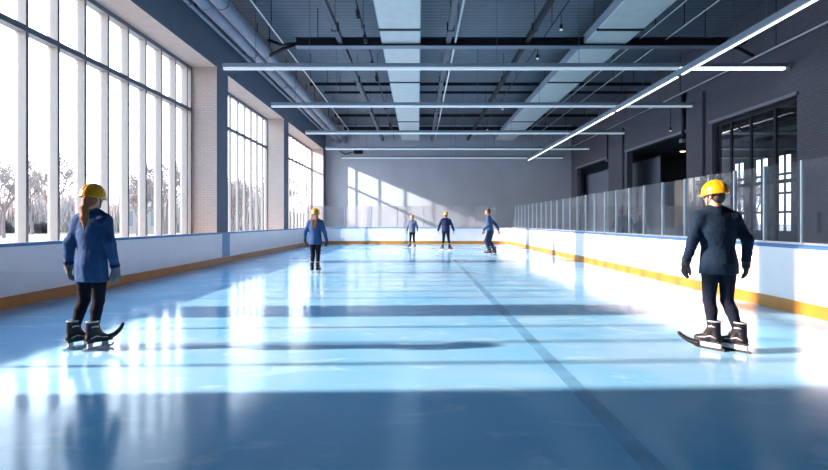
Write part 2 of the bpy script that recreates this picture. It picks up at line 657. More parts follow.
window(1, XWIN, 8.95, 18.8, SILL, HEAD, [9.93 + 0.951 * k for k in range(9)] + [18.42], [5.2])
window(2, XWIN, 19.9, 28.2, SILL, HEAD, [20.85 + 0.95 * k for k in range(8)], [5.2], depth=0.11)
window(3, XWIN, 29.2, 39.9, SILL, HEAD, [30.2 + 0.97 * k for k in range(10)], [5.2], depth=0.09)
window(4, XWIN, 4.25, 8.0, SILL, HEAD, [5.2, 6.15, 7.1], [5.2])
window(5, XWR + 0.28, 16.6, 21.4, 0.0, OH - 0.02, [17.9, 19.2, 20.4], [2.7], pale=False, glass='lobby_glass', depth=0.12, wd=0.1)
for k, (a, c) in enumerate(((26.8, 28.1), (28.6, 30.0), (30.7, 32.0))):
    window(6 + k, 18.3, a, c, 0.9, 4.85, [(a + c) / 2], [1.9, 2.85, 3.8], pale=False, depth=0.1, wd=0.06)


# ------------------------------------------------------------------ rink boards
def arc(cx, cy, r, a0, a1, n=10):
    return [(cx + r * math.cos(R(a0 + (a1 - a0) * i / n)), cy + r * math.sin(R(a0 + (a1 - a0) * i / n))) for i in range(n + 1)]


def boards(label, path):
    """path runs with the ice on its right hand side"""
    root = empty('rink_boards', (path[0][0], path[0][1], 0))
    tag(root, label, 'rink boards')
    inv = Vector((path[0][0], path[0][1], 0))

    def part(name, prof, m):
        mb = MB().sweep(path, prof)
        for v in mb.bm.verts:
            v.co -= inv
        return mb.build(name, m, root)
    part('board_panel', [(0, 0.19), (0, BH - 0.045), (0.12, BH - 0.045), (0.12, 0.0), (0.02, 0.0), (0.02, 0.19)], M['board'])
    part('kick_plate', [(-0.012, 0.0), (-0.012, 0.185), (0.004, 0.195), (0.015, 0.19), (0.015, 0.0)], M['kick'])
    part('cap_rail', [(-0.015, BH - 0.045), (-0.015, BH), (0.0, BH + 0.012), (0.12, BH + 0.012), (0.135, BH), (0.135, BH - 0.045)], M['cap'])
    return root


RL, RR = 2.0, 0.8
lb = boards('long white rink boards with amber kick plate below the tall windows', [(XL, -6), (XL, YB - RL - 0.01)])
rbp = [(XR, YB - RR - 0.02), (XR, -6)]
rb = boards('long white rink boards with blue cap rail carrying the row of glass', rbp)
pb = arc(XL + RL, YB - RL, RL, 180, 90) + arc(XR - RR, YB - RR, RR, 90, 0, 6)
eb = boards('white rink boards across the far end of the ice', pb)
# blue strip on the left boards
bb = MB().box(-0.006, 0.006, 18.75 + 6, 19.5 + 6, 0.2, BH - 0.05)
bb.build('blue_panel', M['banner'], lb)['label'] = 'blue panel'

structure(MB().box(1.27, 1.41, 0.5, 20.0, 0.0, 0.0015).build('trim_4', M['shade_strip']))  # dark strip coloured onto the ice in place of a beam's shade
# glass shields: right hand row
ORD = ['first', 'second', 'third', 'fourth', 'fifth', 'sixth', 'seventh', 'eighth', 'ninth', 'tenth', 'eleventh', 'twelfth', 'thirteenth', 'fourteenth', 'fifteenth',
       'sixteenth', 'seventeenth', 'eighteenth', 'nineteenth', 'twentieth', 'twenty-first', 'twenty-second', 'twenty-third', 'twenty-fourth', 'twenty-fifth', 'twenty-sixth', 'twenty-seventh']
posts = [7.1, 8.41, 9.32, 10.2, 11.1, 12.1, 13.2, 14.3]
while posts[-1] < 34.0:
    posts.append(posts[-1] + 0.995)
GT = 2.34


def shield(p0, p1, gm, zt, label, group, post=0.016, pm='post_white'):
    p0, p1 = Vector((*p0, 0)), Vector((*p1, 0))
    root = empty('glass_shield', (p0.x, p0.y, BH + 0.012), math.atan2(p1.y - p0.y, p1.x - p0.x))
    L = (p1 - p0).length
    h = zt - BH - 0.012
    g = MB()
    g.face([g.bm.verts.new(q) for q in ((post, 0, 0.02), (L - post, 0, 0.02), (L - post, 0, h), (post, 0, h))])
    g.build('glass_pane', gm, root)
    MB().box(-post, post, -0.03, 0.03, 0, h + 0.005, 0.004).build('post', M[pm], root)
    MB().box(post, L - post, -0.018, 0.018, 0, 0.035).build('base_channel', M['alu'], root)
    tag(root, label, 'glass panel', group)
    return root


for i in range(len(posts) - 1):
    if i == 0:
        lab = 'widest clear glass panel on the right boards, nearest the viewer'
    else:
        lab = 'clear glass panel on the right boards, %s from the near end' % ORD[i]
    shield((XR + 0.06, posts[i]), (XR + 0.06, posts[i + 1]), M['shield'], GT, lab, 'glass panels along the right boards')
# rear row
bx = [XL + RL - 0.3] + [XL + RL + 1.28 + 1.6 * k for k in range(6)] + [XR - RR]
bx = [-4.65, -3.0, -1.35, 0.3, 1.95, 3.6, 5.0]
for i in range(len(bx) - 1):
    shield((bx[i], YB + 0.06), (bx[i + 1], YB + 0.06), M['shield_back'], 2.42,
           'hazy glass panel on the far end boards, %s from the left' % ORD[i], 'glass panels on the far end boards', 0.012, 'housing')
ca = arc(XL + RL, YB - RL, RL + 0.06, 178, 92, 2)
for i in range(2):
    shield(ca[i], ca[i + 1], M['shield_back'], 2.42, ['hazy glass panel on the curved left corner, nearer the windows', 'hazy glass panel on the curved left corner, nearer the end boards'][i],
           'glass panels on the curved corner', 0.012, 'housing')

# ------------------------------------------------------------------ ceiling equipment
def linear_light_x(y, x0, x1, z, label, bright_from=None):
    root = empty('linear_light', ((x0 + x1) / 2, y, z))
    L = (x1 - x0) / 2
    MB().box(-L, L, -0.07, 0.07, 0.0, 0.12, 0.012).build('housing', M['housing'], root)
    segs = [(-L + 0.03, L - 0.03, 'diff_soft')]
    if bright_from is not None:
        q = bright_from - (x0 + x1) / 2
        segs = [(-L + 0.03, q - 0.03, 'diff_soft'), (q + 0.03, L - 0.12, 'diff_bright')]
    for a, c, mm in segs:
        MB().box(a, c, -0.055, 0.055, -0.075, 0.0, 0.01).build('diffuser', M[mm], root)
    for e in (-L, L):
        MB().box(min(e, e * 0.998), max(e, e * 0.998), -0.075, 0.075, -0.08, 0.13).build('end_cap', M['rail_grey'], root)
    for xw in (-4.95, -3.3, 2.4, 4.9, 9.6):
        xx = xw - (x0 + x1) / 2
        MB().tube([(xx, 0, 0.12), (xx, 0, ZC - z - 0.002)], 0.008, 5).build('suspension_wire', M['rail_grey'], root)
    tag(root, label, 'ceiling light', 'suspended linear lights across the hall')
    return root


LY = [16.8, 22.3, 29.1, 35.4, 40.3]
LX = ['nearest of the suspended light bars crossing the hall, right end brightest', 'second nearest suspended light bar crossing the hall', 'middle suspended light bar crossing the hall',
      'second farthest suspended light bar crossing the hall', 'farthest suspended light bar, close to the grey back wall']
for i, y in enumerate(LY):
    linear_light_x(y, -5.95 if i < 4 else -5.6, (11.27, 11.1, 10.9, 11.0)[i] if i < 4 else 10.6, 6.105, LX[i], 7.95 if i == 0 else None)

root = empty('linear_light', (7.95, 8.0, 5.86))
tag(root, 'long bright line of lights running the length of the hall on the right', 'ceiling light')
MB().box(-0.075, 0.075, 0, 32.0, 0.0, 0.16, 0.012).build('housing', M['housing'], root)
cuts = [0.0] + [y - 8.0 for y in LY[:4]] + [32.0]
for a, c in zip(cuts[:-1], cuts[1:]):
    MB().box(-0.012, 0.05, a + 0.15, c - 0.15, -0.03, 0.0, 0.008).build('diffuser', M['diff_bright'], root)
for y in (1.5, 4.6, 11.5, 18, 24.5, 30.5):
    MB().tube([(0, y, 0.12), (0, y, ZC - 5.862)], 0.008, 5).build('suspension_wire', M['rail_grey'], root)

# pale blue suspended panels
def ceiling_panel(x0, x1, z, label, side):
    ya, yb = 9.0, 40.7
    root = empty('ceiling_panel', ((x0 + x1) / 2, ya, z))
    w = (x1 - x0) / 2
    st = [ya, 11.0, 17.2, 23.7, 33.0, yb]
    for a, c in zip(st[:-1], st[1:]):
        MB().box(-w, w, a - ya + 0.06, c - ya - 0.06, 0.0, 0.10, 0.01).build('panel', M['ceil_panel'], root)
    for a in st[1:-1]:
        MB().box(-w - 0.02, w + 0.02, a - ya - 0.07, a - ya + 0.07, -0.03, 0.09).build('joint_strip', M['black_metal'], root)
    for s_ in (-1, 1):
        MB().box(s_ * w - 0.03, s_ * w + 0.03, 0, yb - ya, 0.02, side, 0.008).build('side_rail', M['panel_side'], root)
    for y in (3, 9, 16, 23, 30):
        for s_ in (-1, 1):
            MB().tube([(s_ * w * 0.8, y, 0.1), (s_ * w * 0.8, y, ZC - z)], 0.012, 5).build('hanger', M['black_metal'], root)
    tag(root, label, 'ceiling panel', 'pale blue panels hung from the deck')


ceiling_panel(-1.2, 0.06, 7.4, 'long pale blue ceiling panel over the middle of the ice', 0.22)
ceiling_panel(5.6, 7.0, 7.4, 'long pale blue ceiling panel on the right beside the bright light line', 0.30)

# cross beams
def beam(y, z0, z1, x0, x1, label, brackets, bf=0.22):
    root = empty('ceiling_beam', ((x0 + x1) / 2, y, z0))
    L = (x1 - x0) / 2
    w = MB()
    w.box(-L, L, -0.02, 0.02, 0.03, z1 - z0 - 0.03)
    w.box(-L, L, -bf / 2, bf / 2, z1 - z0 - 0.03, z1 - z0)
    w.build('web', M['black_metal'], root)
    MB().box(-L, L, -bf / 2, bf / 2, 0, 0.03).build('bottom_flange', M['flange'] if brackets else M['black_metal'], root)  # paler flange on the thick beam carries light from below in its colour
    if brackets:
        for s_ in (-1, 1):
            k = MB()
            k.tube([(s_ * L, 0, 0.1), (s_ * (L + 0.45), 0.0, -0.05), (s_ * (L + 0.9), 0.0, -0.28)], 0.06, 6)
            k.tube([(s_ * L, 0, 0.12), (s_ * (L + 0.6), 0.35, 0.2), (s_ * (L + 1.1), 0.6, 0.45)], 0.06, 6)
            k.build('fork_bracket', M['black_metal'], root)
    for xx in (-L * 0.9, L * 0.9):
        MB().box(xx - 0.012, xx + 0.012, -0.012, 0.012, z1 - z0, ZC - z0).build('hanger', M['black_metal'], root)
    tag(root, label, 'ceiling beam', 'dark beams under the ceiling deck')


beam(18.6, 7.28, 7.58, -4.1, 10.4, 'thick dark ceiling beam nearest the viewer with forked ends', True, 0.3)
beam(25.6, 7.72, 7.86, -5.0, 10.8, 'thin dark ceiling beam, first behind the thick one', False, 0.1)
beam(27.2, 7.72, 7.84, -4.6, 10.8, 'thin dark ceiling beam, second behind the thick one', False, 0.08)
beam(33.2, 7.72, 7.88, -5.0, 10.8, 'thin dark ceiling beam, third behind the thick one', False, 0.12)
beam(37.4, 7.60, 7.85, -5.0, 10.8, 'dark ceiling beam close to the back wall', False, 0.2)

# rails that run along the hall
def rail(x, z, w, h, m, label, cat, y0=8.0, y1=40.8, name='ceiling_rail', rnd=False, group=None):
    root = empty(name, (x, y0, z))
    if rnd:
        MB().tube([(0, 0, 0), (0, y1 - y0, 0)], w / 2, 8).build('tube', m, root)
    else:
        MB().box(-w / 2, w / 2, 0, y1 - y0, -h / 2, h / 2, 0.006).build('channel', m, root)
    y = 3.0
    while y < y1 - y0:
        MB().box(-0.01, 0.01, y - 0.01, y + 0.01, h / 2 if not rnd else w / 2, ZC - z).build('hanger', M['black_metal'], root)
        MB().box(-w * 0.6 - 0.02, w * 0.6 + 0.02, y - 0.05, y + 0.05, -h / 2 - 0.012, h / 2 + 0.03).build('clamp', M['black_metal'], root) if not rnd else None
        y += 6.3
    tag(root, label, cat, group)
    return root


rail(-2.6, 7.50, 0.16, 0.22, M['rail_grey'], 'dark ceiling rail left of the middle panel', 'ceiling rail')
rail(1.02, 7.50, 0.16, 0.22, M['rail_grey'], 'grey ceiling rail just right of the middle panel', 'ceiling rail')
rail(3.66, 7.50, 0.12, 0.20, M['black_metal'], 'black ceiling rail midway between the two pale panels', 'ceiling rail')
rail(-4.6, 7.50, 0.045, 0.045, M['white_line'], 'thin white conduit high on the left beside the big pipes', 'conduit', name='ceiling_conduit', rnd=True)
rail(1.26, 7.46, 0.07, 0.07, M['white_line'], 'thin pale tube beside the grey rail right of the middle panel', 'conduit', name='ceiling_conduit', rnd=True)
rail(7.45, 7.55, 0.04, 0.04, M['alu'], 'thin silver conduit just right of the right hand panel', 'conduit', name='ceiling_conduit', rnd=True)
rail(8.35, 7.55, 0.04, 0.04, M['alu'], 'thin silver conduit above the bright line of lights', 'conduit', name='ceiling_conduit', rnd=True)
rail(11.22, 6.88, 0.07, 0.07, M['alu'], 'silver conduit running along the dark right wall', 'conduit', name='ceiling_conduit', rnd=True)

# spotlight track and spots
rail(-1.72, 7.52, 0.05, 0.05, M['black_metal'], 'thin black spotlight track left of the middle panel', 'light track', name='spotlight_track')
SPL = ['nearest', 'second nearest', 'third nearest', 'fourth nearest', 'fifth nearest', 'farthest']
for i, y in enumerate((15.6, 17.7, 20.6, 22.6, 28.2, 33.5)):
    root = empty('spotlight', (-1.72, y, 7.49))
    MB().tube([(0, 0, 0.0), (0, 0, -0.12)], 0.018, 6).build('stem', M['black_metal'], root)
    MB().tube([(0, -0.02, -0.10), (0.02, 0.05, -0.20), (0.04, 0.12, -0.30)], [0.05, 0.062, 0.066], 12).build('lamp_head', M['black_metal'], root)
    MB().tube([(0.04, 0.121, -0.301), (0.042, 0.125, -0.306)], 0.055, 12).build('lens', M['alu'], root)
    tag(root, 'small black spotlight under the track, %s to the viewer' % SPL[i] if i < 5 else 'small black spotlight under the track, farthest from the viewer', 'spotlight', 'spotlights on the black track')

rail(4.2, 7.56, 0.035, 0.035, M['black_metal'], 'thin black cable line left of the right hand panel', 'cable', name='ceiling_cable', rnd=True)
PEN = [(4.2, 16.2, 7.54, 0.35, 'pendant lamp hanging from the cable line, nearest the viewer'), (4.2, 19.4, 7.54, 0.25, 'pendant lamp hanging from the cable line, second nearest the viewer'),
       (4.2, 27.4, 7.54, 0.4, 'pendant lamp hanging from the cable line, third nearest the viewer'), (4.2, 33.5, 7.54, 0.4, 'pendant lamp hanging from the cable line, farthest away'),
       (10.2, 22.3, 5.98, 0.75, 'pendant lamp hanging below the right end of the second light bar')]
for x, y, z, l, lab in PEN:
    root = empty('pendant_lamp', (x, y, z))
    MB().tube([(0, 0, 0), (0, 0, -l)], 0.012, 6).build('cord', M['black_metal'], root)
    MB().tube([(0, 0, -l + 0.02), (0, 0, -l - 0.05), (0, 0, -l - 0.13)], [0.025, 0.05, 0.055], 12).build('lamp_shade', M['black_metal'], root)
    MB().tube([(0, 0, -l - 0.13), (0, 0, -l - 0.16), (0, 0, -l - 0.185)], [0.05, 0.045, 0.015], 12).build('bulb', M['diff_soft'], root)
    tag(root, lab, 'pendant lamp', 'small pendant lamps')

# ducts by the left wall
def duct(x, z, r, m, label, joints=True):
    root = empty('ceiling_pipe', (x, -4.0, z))
    MB().tube([(0, 0, 0), (0, 44.8, 0)], r, 20, caps=True).build('pipe_body', m, root)
    if joints:
        y = 1.5
        while y < 44:
            MB().tube([(0, y, 0), (0, y + 0.09, 0)], r + 0.02, 20).build('collar', m, root)
            MB().box(-0.015, 0.015, y + 0.5, y + 0.53, r - 0.01, ZC - z).build('hanger', M['black_metal'], root)
            y += 4.4
    tag(root, label, 'pipe', 'grey pipes along the top of the left wall')


duct(-5.83, 7.40, 0.19, M['pipe'], 'thick grey ceiling pipe, outer of the pair by the windows')
duct(-5.38, 7.42, 0.21, M['pipe'], 'thick grey ceiling pipe, inner of the pair toward the ice')
duct(-6.28, 7.40, 0.06, M['pipe'], 'thin grey pipe tight against the left wall above the windows')
# cable and bracket where the pipes meet the back wall
root = empty('cable_bracket', (-5.2, 40.915, 6.55))
k = MB()
k.tube([(-0.6, 0, 0.1), (-0.2, 0, -0.15), (0.2, 0, 0.0), (0.5, 0, 0.05)], 0.035, 6)
k.build('cable', M['black_metal'], root)
MB().box(0.45, 1.1, -0.08, 0.08, -0.1, 0.25, 0.02).build('bracket_box', M['black_metal'], root)
tag(root, 'small black cable bracket on the back wall below the pipe ends', 'bracket')

# right wall fittings
root = empty('downpipe', (XWR - 0.10, 23.5, 4.9))
MB().tube([(0, 0, 0.0), (0, 0, 2.0)], 0.09, 10).build('pipe_body', M['black_metal'], root)
MB().box(-0.13, 0.09, -0.13, 0.13, -0.12, 0.03, 0.015).build('outlet_box', M['pipe'], root)
tag(root, 'black downpipe on the right wall beside the middle opening', 'pipe')
root = empty('downpipe', (XWR - 0.10, 32.85, 5.1))
MB().tube([(0, 0, 0.0), (0, 0, 1.8)], 0.08, 10).build('pipe_body', M['black_metal'], root)
MB().box(-0.12, 0.08, -0.12, 0.12, -0.12, 0.03, 0.015).build('outlet_box', M['pipe'], root)
tag(root, 'black downpipe on the right wall beside the farthest opening', 'pipe')
for (y0, y1, x, zt, lab) in ((29.4, 33.8, 13.0, 5.0, 'grey partition standing inside the middle dark opening'), (34.6, 40.6, 12.3, 4.85, 'grey partition standing inside the farthest dark opening')):
    root = empty('partition_panel', (x, (y0 + y1) / 2, 0))
    L = (y1 - y0) / 2
    MB().box(-0.05, 0.05, -L + 0.08, L - 0.08, 0.08, zt - 0.08).build('infill', M['panel_grey'], root)
    f = MB()
    f.box(-0.07, 0.07, -L, -L + 0.08, 0, zt)
    f.box(-0.07, 0.07, L - 0.08, L, 0, zt)
    f.box(-0.07, 0.07, -L + 0.08, L - 0.08, zt - 0.08, zt)
    f.box(-0.07, 0.07, -L + 0.08, L - 0.08, 0, 0.08)
    f.build('frame', M['black_metal'], root)
    tag(root, lab, 'partition')
root = empty('ceiling_lamp', (12.9, 26.9, 4.85))
MB().tube([(0, 0, 0), (0, 0, 0.95)], 0.02, 6).build('stem', M['black_metal'], root)
MB().tube([(0, 0, 0.10), (0, 0, 0.0)], [0.08, 0.16], 16).build('lamp_shade', M['rail_grey'], root)
MB().tube([(0, 0, 0.0), (0, 0, -0.05)], [0.14, 0.10], 16).build('bulb', M['warm_lamp'], root)
tag(root, 'small warm lamp glowing inside the middle dark opening', 'lamp')
root = empty('wall_cabinet', (XWR - 0.12, 15.75, 1.0))
MB().box(-0.10, 0.0, -0.3, 0.3, 0.1, 0.68, 0.01).build('cabinet_body', M['dark_brick'], root)
f = MB()
f.box(-0.115, -0.10, -0.3, 0.3, 0.64, 0.68)
f.box(-0.115, -0.10, -0.3, 0.3, 0.1, 0.14)
f.box(-0.115, -0.10, -0.3, -0.26, 0.14, 0.64)
f.box(-0.115, -0.10, 0.26, 0.3, 0.14, 0.64)
f.build('door_frame', M['rail_grey'], root)
tag(root, 'small dark cabinet fixed to the brick wall behind the nearest glass panel', 'cabinet')
# low tubular rack seen through the glass
root = empty('tube_rack', (8.6, 17.6, 0))
k = MB()
for yy in (-0.5, -0.25, 0, 0.25, 0.5):
    k.tube([(0, yy, 0.0), (0, yy, 0.75), (0.12, yy, 0.9), (0.3, yy, 0.9), (0.42, yy, 0.75), (0.42, yy, 0.0)], 0.022, 6)
k.build('hoops', M['alu'], root)
k = MB()
k.tube([(0, -0.6, 0.3), (0, 0.6, 0.3)], 0.022, 6)
k.tube([(0.42, -0.6, 0.3), (0.42, 0.6, 0.3)], 0.022, 6)
k.build('rails', M['alu'], root)
tag(root, 'low metal tube rack standing behind the glass left of the near skater', 'rack')

# ------------------------------------------------------------------ outdoors
structure(MB().box(-260, 260, -120, 420, -0.35, -0.22).build('ground', M['ground']))
g = MB()
g.box(-85, -40, 70, 110, -0.22, -0.19)
structure(g.build('lawn', M['grass']))


def tree_mesh(seed, H):
    rnd = random.Random(seed)
    tr, tw = MB(), MB()
    

    def grow(p, d, L, r, lev):
        n = 3 if lev < 2 else 2
        pts = [p]
        q = p
        dd = d
        for i in range(n):
            dd = (dd + Vector((rnd.uniform(-1, 1), rnd.uniform(-1, 1), rnd.uniform(-0.3, 0.8))) * 0.17).normalized()
            q = q + dd * (L / n)
            pts.append(q)
        rad = [r * (1 - 0.45 * i / n) for i in range(n + 1)]
        (tr if lev < 3 else tw).tube(pts, rad, 6 if lev < 2 else 3, caps=False)
        if lev >= 5:
            return
        kids = [4, 4, 4, 4, 3][lev]
        for c in range(kids):
            t = rnd.uniform(0.45, 1.0) if lev else rnd.uniform(0.55, 1.0)
            i = min(int(t * n), n - 1)
            base_ = pts[i].lerp(pts[i + 1], t * n - i)
            a = rnd.uniform(0, 2 * math.pi)
            side = Vector((math.cos(a), math.sin(a), rnd.uniform(0.05, 0.5))).normalized()
            nd = (dd * 0.75 + side * rnd.uniform(0.5, 0.95)).normalized()
            grow(base_, nd, L * rnd.uniform(0.58, 0.78), max(r * 0.5, 0.026), lev + 1)
    grow(Vector((0, 0, -0.3)), Vector((0, 0, 1)), H * 0.36, H * 0.020, 0)
    return tr, tw


protos = []
for i, H in enumerate((9.5, 10.5, 8.5)):
    tr, tw = tree_mesh(11 + i, H)
    root = empty('bare_tree', (0, 0, 0))
    tr.build('trunk', M['bark'], root, recalc=False)
    tw.build('twigs', M['twig'], root, recalc=False)
    protos.append(root)
TREES = [(-33.0, 50, 1.05, 'large bare tree outside the nearest window, left of the ponytailed skater'), (-42.0, 56, 1.0, 'bare tree at the far left edge of the view outside'),
         (-27.5, 54, 0.85, 'bare tree outside just left of the yellow helmet'), (-26.5, 58, 1.1, 'bare tree outside just right of the yellow helmet'),
         (-25.0, 66, 1.05, 'bare tree outside in front of the low beige building'), (-20.5, 60, 1.0, 'bare tree outside beside the first brick pier'),
         (-47.0, 62, 0.95, 'smaller bare tree behind the large one outside'), (-49.0, 70, 1.0, 'bare tree beyond the dry lawn'),
         (-17.5, 54, 0.85, 'bare tree seen through the left panes of the second window'), (-17.5, 68, 1.0, 'bare tree seen through the right panes of the second window'),
         (-15.5, 78, 1.0, 'bare tree seen through the farthest window'),
         (-30.5, 62, 1.1, 'tall bare tree outside right behind the yellow helmet'), (-23.0, 50, 0.9, 'bare tree outside in the third pane left of the first brick pier'),
         (-62.0, 71, 1.1, 'distant bare tree beyond the bushes at the far left outside')]
for i, (x, y, sc, lab) in enumerate(TREES):
    o = protos[i % 3] if i < 3 else copy_tree(protos[i % 3])
    o.location = (x, y, -0.2)
    o.rotation_euler.z = i * 1.7
    o.scale = (sc, sc, sc)
    tag(o, lab, 'tree', 'bare winter trees outside')
for i, (x, y, sc, lab) in enumerate(((29.5, 48.0, 0.8, 'bare tree outside the right hand lobby window'), (32.5, 56.0, 0.75, 'bare tree outside the middle lobby window'))):
    o = copy_tree(protos[i])
    o.location = (x, y, -0.2)
    o.scale = (sc, sc, sc)
    tag(o, lab, 'tree', 'bare winter trees outside')
# undergrowth: hazy belt of bare brushwood
rnd = random.Random(5)
tw = MB()
for i in range(14000):
    y = rnd.uniform(82, 96)
    x = rnd.uniform(-88, -14)
    hgt = rnd.uniform(2.0, 7.8) * (0.75 + 0.25 * math.sin(x * 0.4))
    p = Vector((x, y, -0.25))
    q = p + Vector((rnd.uniform(-0.9, 0.9), rnd.uniform(-0.9, 0.9), hgt))
    m1 = p.lerp(q, 0.5) + Vector((rnd.uniform(-0.3, 0.3), 0, 0))
    tw.tube([p, m1, q], [0.075, 0.06, 0.035], 3, caps=False)
tag(tw.build('brushwood', M['brush'], None, recalc=False), 'hazy belt of bare brushwood behind the trees outside', 'brushwood', kind='stuff')
HED = [(-59.5, 78.0, 2.2, 'round dark bush at the far left outside'), (-52.5, 77.0, 1.7, 'small dark bush beside the dry lawn'), (-46.5, 78.0, 2.0, 'low dark bush outside left of the ponytailed skater')]
for x, y, r_, lab in HED:
    tw = MB()
    for i in range(1200):
        a, e = rnd.uniform(0, 6.283), math.asin(rnd.uniform(0, 1))
        d = Vector((math.cos(a) * math.cos(e), math.sin(a) * math.cos(e), math.sin(e)))
        tw.tube([d * r_ * 0.2, d * r_ * rnd.uniform(0.75, 1.05) + Vector((rnd.uniform(-.2, .2), rnd.uniform(-.2, .2), 0))], [0.05, 0.03], 3, caps=False)
    o = tw.build('bush', M['hedge'], None, recalc=False)
    o.location = (x, y, -0.2)
    tag(o, lab, 'bush', 'dark bushes outside')
# low beige building
root = empty('far_building', (-37.5, 75, -0.2))
MB().box(-2.4, 2.4, 0, 2, 0, 3.7).build('wall', M['far_wall'], root)
MB().box(-2.6, 2.6, -0.2, 2.2, 3.7, 4.1).build('roof', M['far_roof'], root)
for xx in (-2.0, -0.45, 1.1):
    w_ = MB().box(xx, xx + 0.9, -0.05, 0.02, 0.9, 3.2).build('window', M['far_roof'], root)
    MB().box(xx + 0.08, xx + 0.82, -0.07, -0.04, 1.0, 3.1).build('pane', M['far_pane'], w_)
tag(root, 'low beige building with dark windows far outside', 'building')

# ------------------------------------------------------------------ skaters
def rotz(a):
    return np.array([[math.cos(a), -math.sin(a), 0], [math.sin(a), math.cos(a), 0], [0, 0, 1]])


def fabric(name, col, rough=0.85, var=0.1):
    return mat(name, col, rough, var=var, scale=6, bump=0.5, bscale=22, spec=0.15)


M['skin'] = mat('skin', (0.62, 0.38, 0.28), 0.55, var=0.05)
M['skin_brown'] = mat('tanned skin', (0.42, 0.23, 0.16), 0.55, var=0.05)
M['helmet'] = mat('yellow helmet', (0.70, 0.35, 0.008), 0.28, var=0.03, coat=0.4)
M['helmet_dull'] = mat('ochre helmet', (0.38, 0.20, 0.04), 0.4)
M['hair_red'] = mat('auburn hair', (0.31, 0.125, 0.05), 0.5, var=0.35, scale=30, stretch=(6, 6, 0.4), bump=0.8, bscale=40)
M['hair_brown'] = mat('brown hair', (0.13, 0.05, 0.025), 0.5, var=0.35, scale=30, stretch=(6, 6, 0.4), bump=0.8, bscale=40)
M['hair_dark'] = mat('dark hair', (0.03, 0.02, 0.018), 0.5, var=0.3, scale=30, bump=0.8, bscale=40)
M['fleece'] = fabric('blue fleece', (0.030, 0.085, 0.215))
M['blazer'] = fabric('navy coat cloth', (0.008, 0.024, 0.052))
M['mid_blue'] = fabric('mid blue cloth', (0.030, 0.080, 0.20))
M['grey_blue'] = fabric('grey blue cloth', (0.10, 0.145, 0.25))
M['navy_cloth'] = fabric('navy cloth', (0.014, 0.028, 0.085))
M['jean_blue'] = fabric('denim', (0.016, 0.030, 0.075))
M['leggings'] = fabric('black leggings', (0.008, 0.009, 0.016), 0.9)
M['leggings_navy'] = fabric('midnight leggings', (0.009, 0.014, 0.030), 0.9)
M['boot'] = mat('black boot leather', (0.010, 0.011, 0.016), 0.4, var=0.3, scale=20, spec=0.3)
M['boot_trim'] = mat('grey boot trim', (0.42, 0.46, 0.52), 0.4, var=0.3, scale=40)
M['lace'] = mat('pale laces', (0.60, 0.62, 0.66), 0.7)
M['holder_white'] = mat('white blade holder', (0.82, 0.84, 0.88), 0.35)
M['holder_grey'] = mat('grey blade holder', (0.35, 0.42, 0.50), 0.35)
M['rubber'] = mat('black rubber', (0.008, 0.009, 0.013), 0.45)
M['glove_grey'] = fabric('grey glove', (0.13, 0.145, 0.165), 0.75, 0.35)
M['glove_black'] = fabric('black glove', (0.045, 0.052, 0.062), 0.7, 0.4)
M['eye'] = mat('eye white', (0.8, 0.8, 0.78), 0.2)
M['lens_dark'] = mat('iris', (0.03, 0.02, 0.015), 0.2)


def add_hand(f, wrist, d, n, side, g=1.0, k=0.006, curl=0.35, spread=0.012):
    """wrist point, direction of the fingers d, palm normal n, side +1 when the thumb lies along +u"""
    w, d, n = np.array(wrist), np.array(d, float), np.array(n, float)
    d /= np.linalg.norm(d)
    n = n - d * (n @ d)
    n /= np.linalg.norm(n)
    u = np.cross(d, n) * side
    off = [0.030, 0.010, -0.010, -0.029]
    ln = [0.070, 0.080, 0.074, 0.058]
    f.cone(w - d * 0.02, w + d * 0.02, 0.028 * g, 0.030 * g, 0.015)
    for o, l in zip(off, ln):
        kn = w + d * (0.092 - abs(o) * 0.2) + u * o
        f.cone(w + d * 0.015 + u * o * 0.6, kn, 0.016 * g, 0.0135 * g, 0.012)
        a = curl
        d1 = d * math.cos(a) + n * math.sin(a) + u * o * spread * 40 * 0.1
        d2 = d * math.cos(a * 2.3) + n * math.sin(a * 2.3)
        d3 = d * math.cos(a * 3.2) + n * math.sin(a * 3.2)
        p1 = kn + d1 * l * 0.45
        p2 = p1 + d2 * l * 0.32
        p3 = p2 + d3 * l * 0.23
        f.cone(kn, p1, 0.0105 * g, 0.0098 * g, k)
        f.cone(p1, p2, 0.0098 * g, 0.009 * g, 0.003)
        f.cone(p2, p3, 0.009 * g, 0.0078 * g, 0.003)
    t0 = w + d * 0.022 + u * 0.024
    t1 = t0 + d * 0.030 + u * 0.026 + n * 0.012
    t2 = t1 + d * 0.032 + u * 0.010 + n * 0.008
    t3 = t2 + d * 0.026 + n * 0.006
    f.cone(t0, t1, 0.016 * g, 0.0125 * g, 0.008)
    f.cone(t1, t2, 0.0122 * g, 0.0105 * g, 0.003)
    f.cone(t2, t3, 0.0105 * g, 0.0085 * g, 0.003)


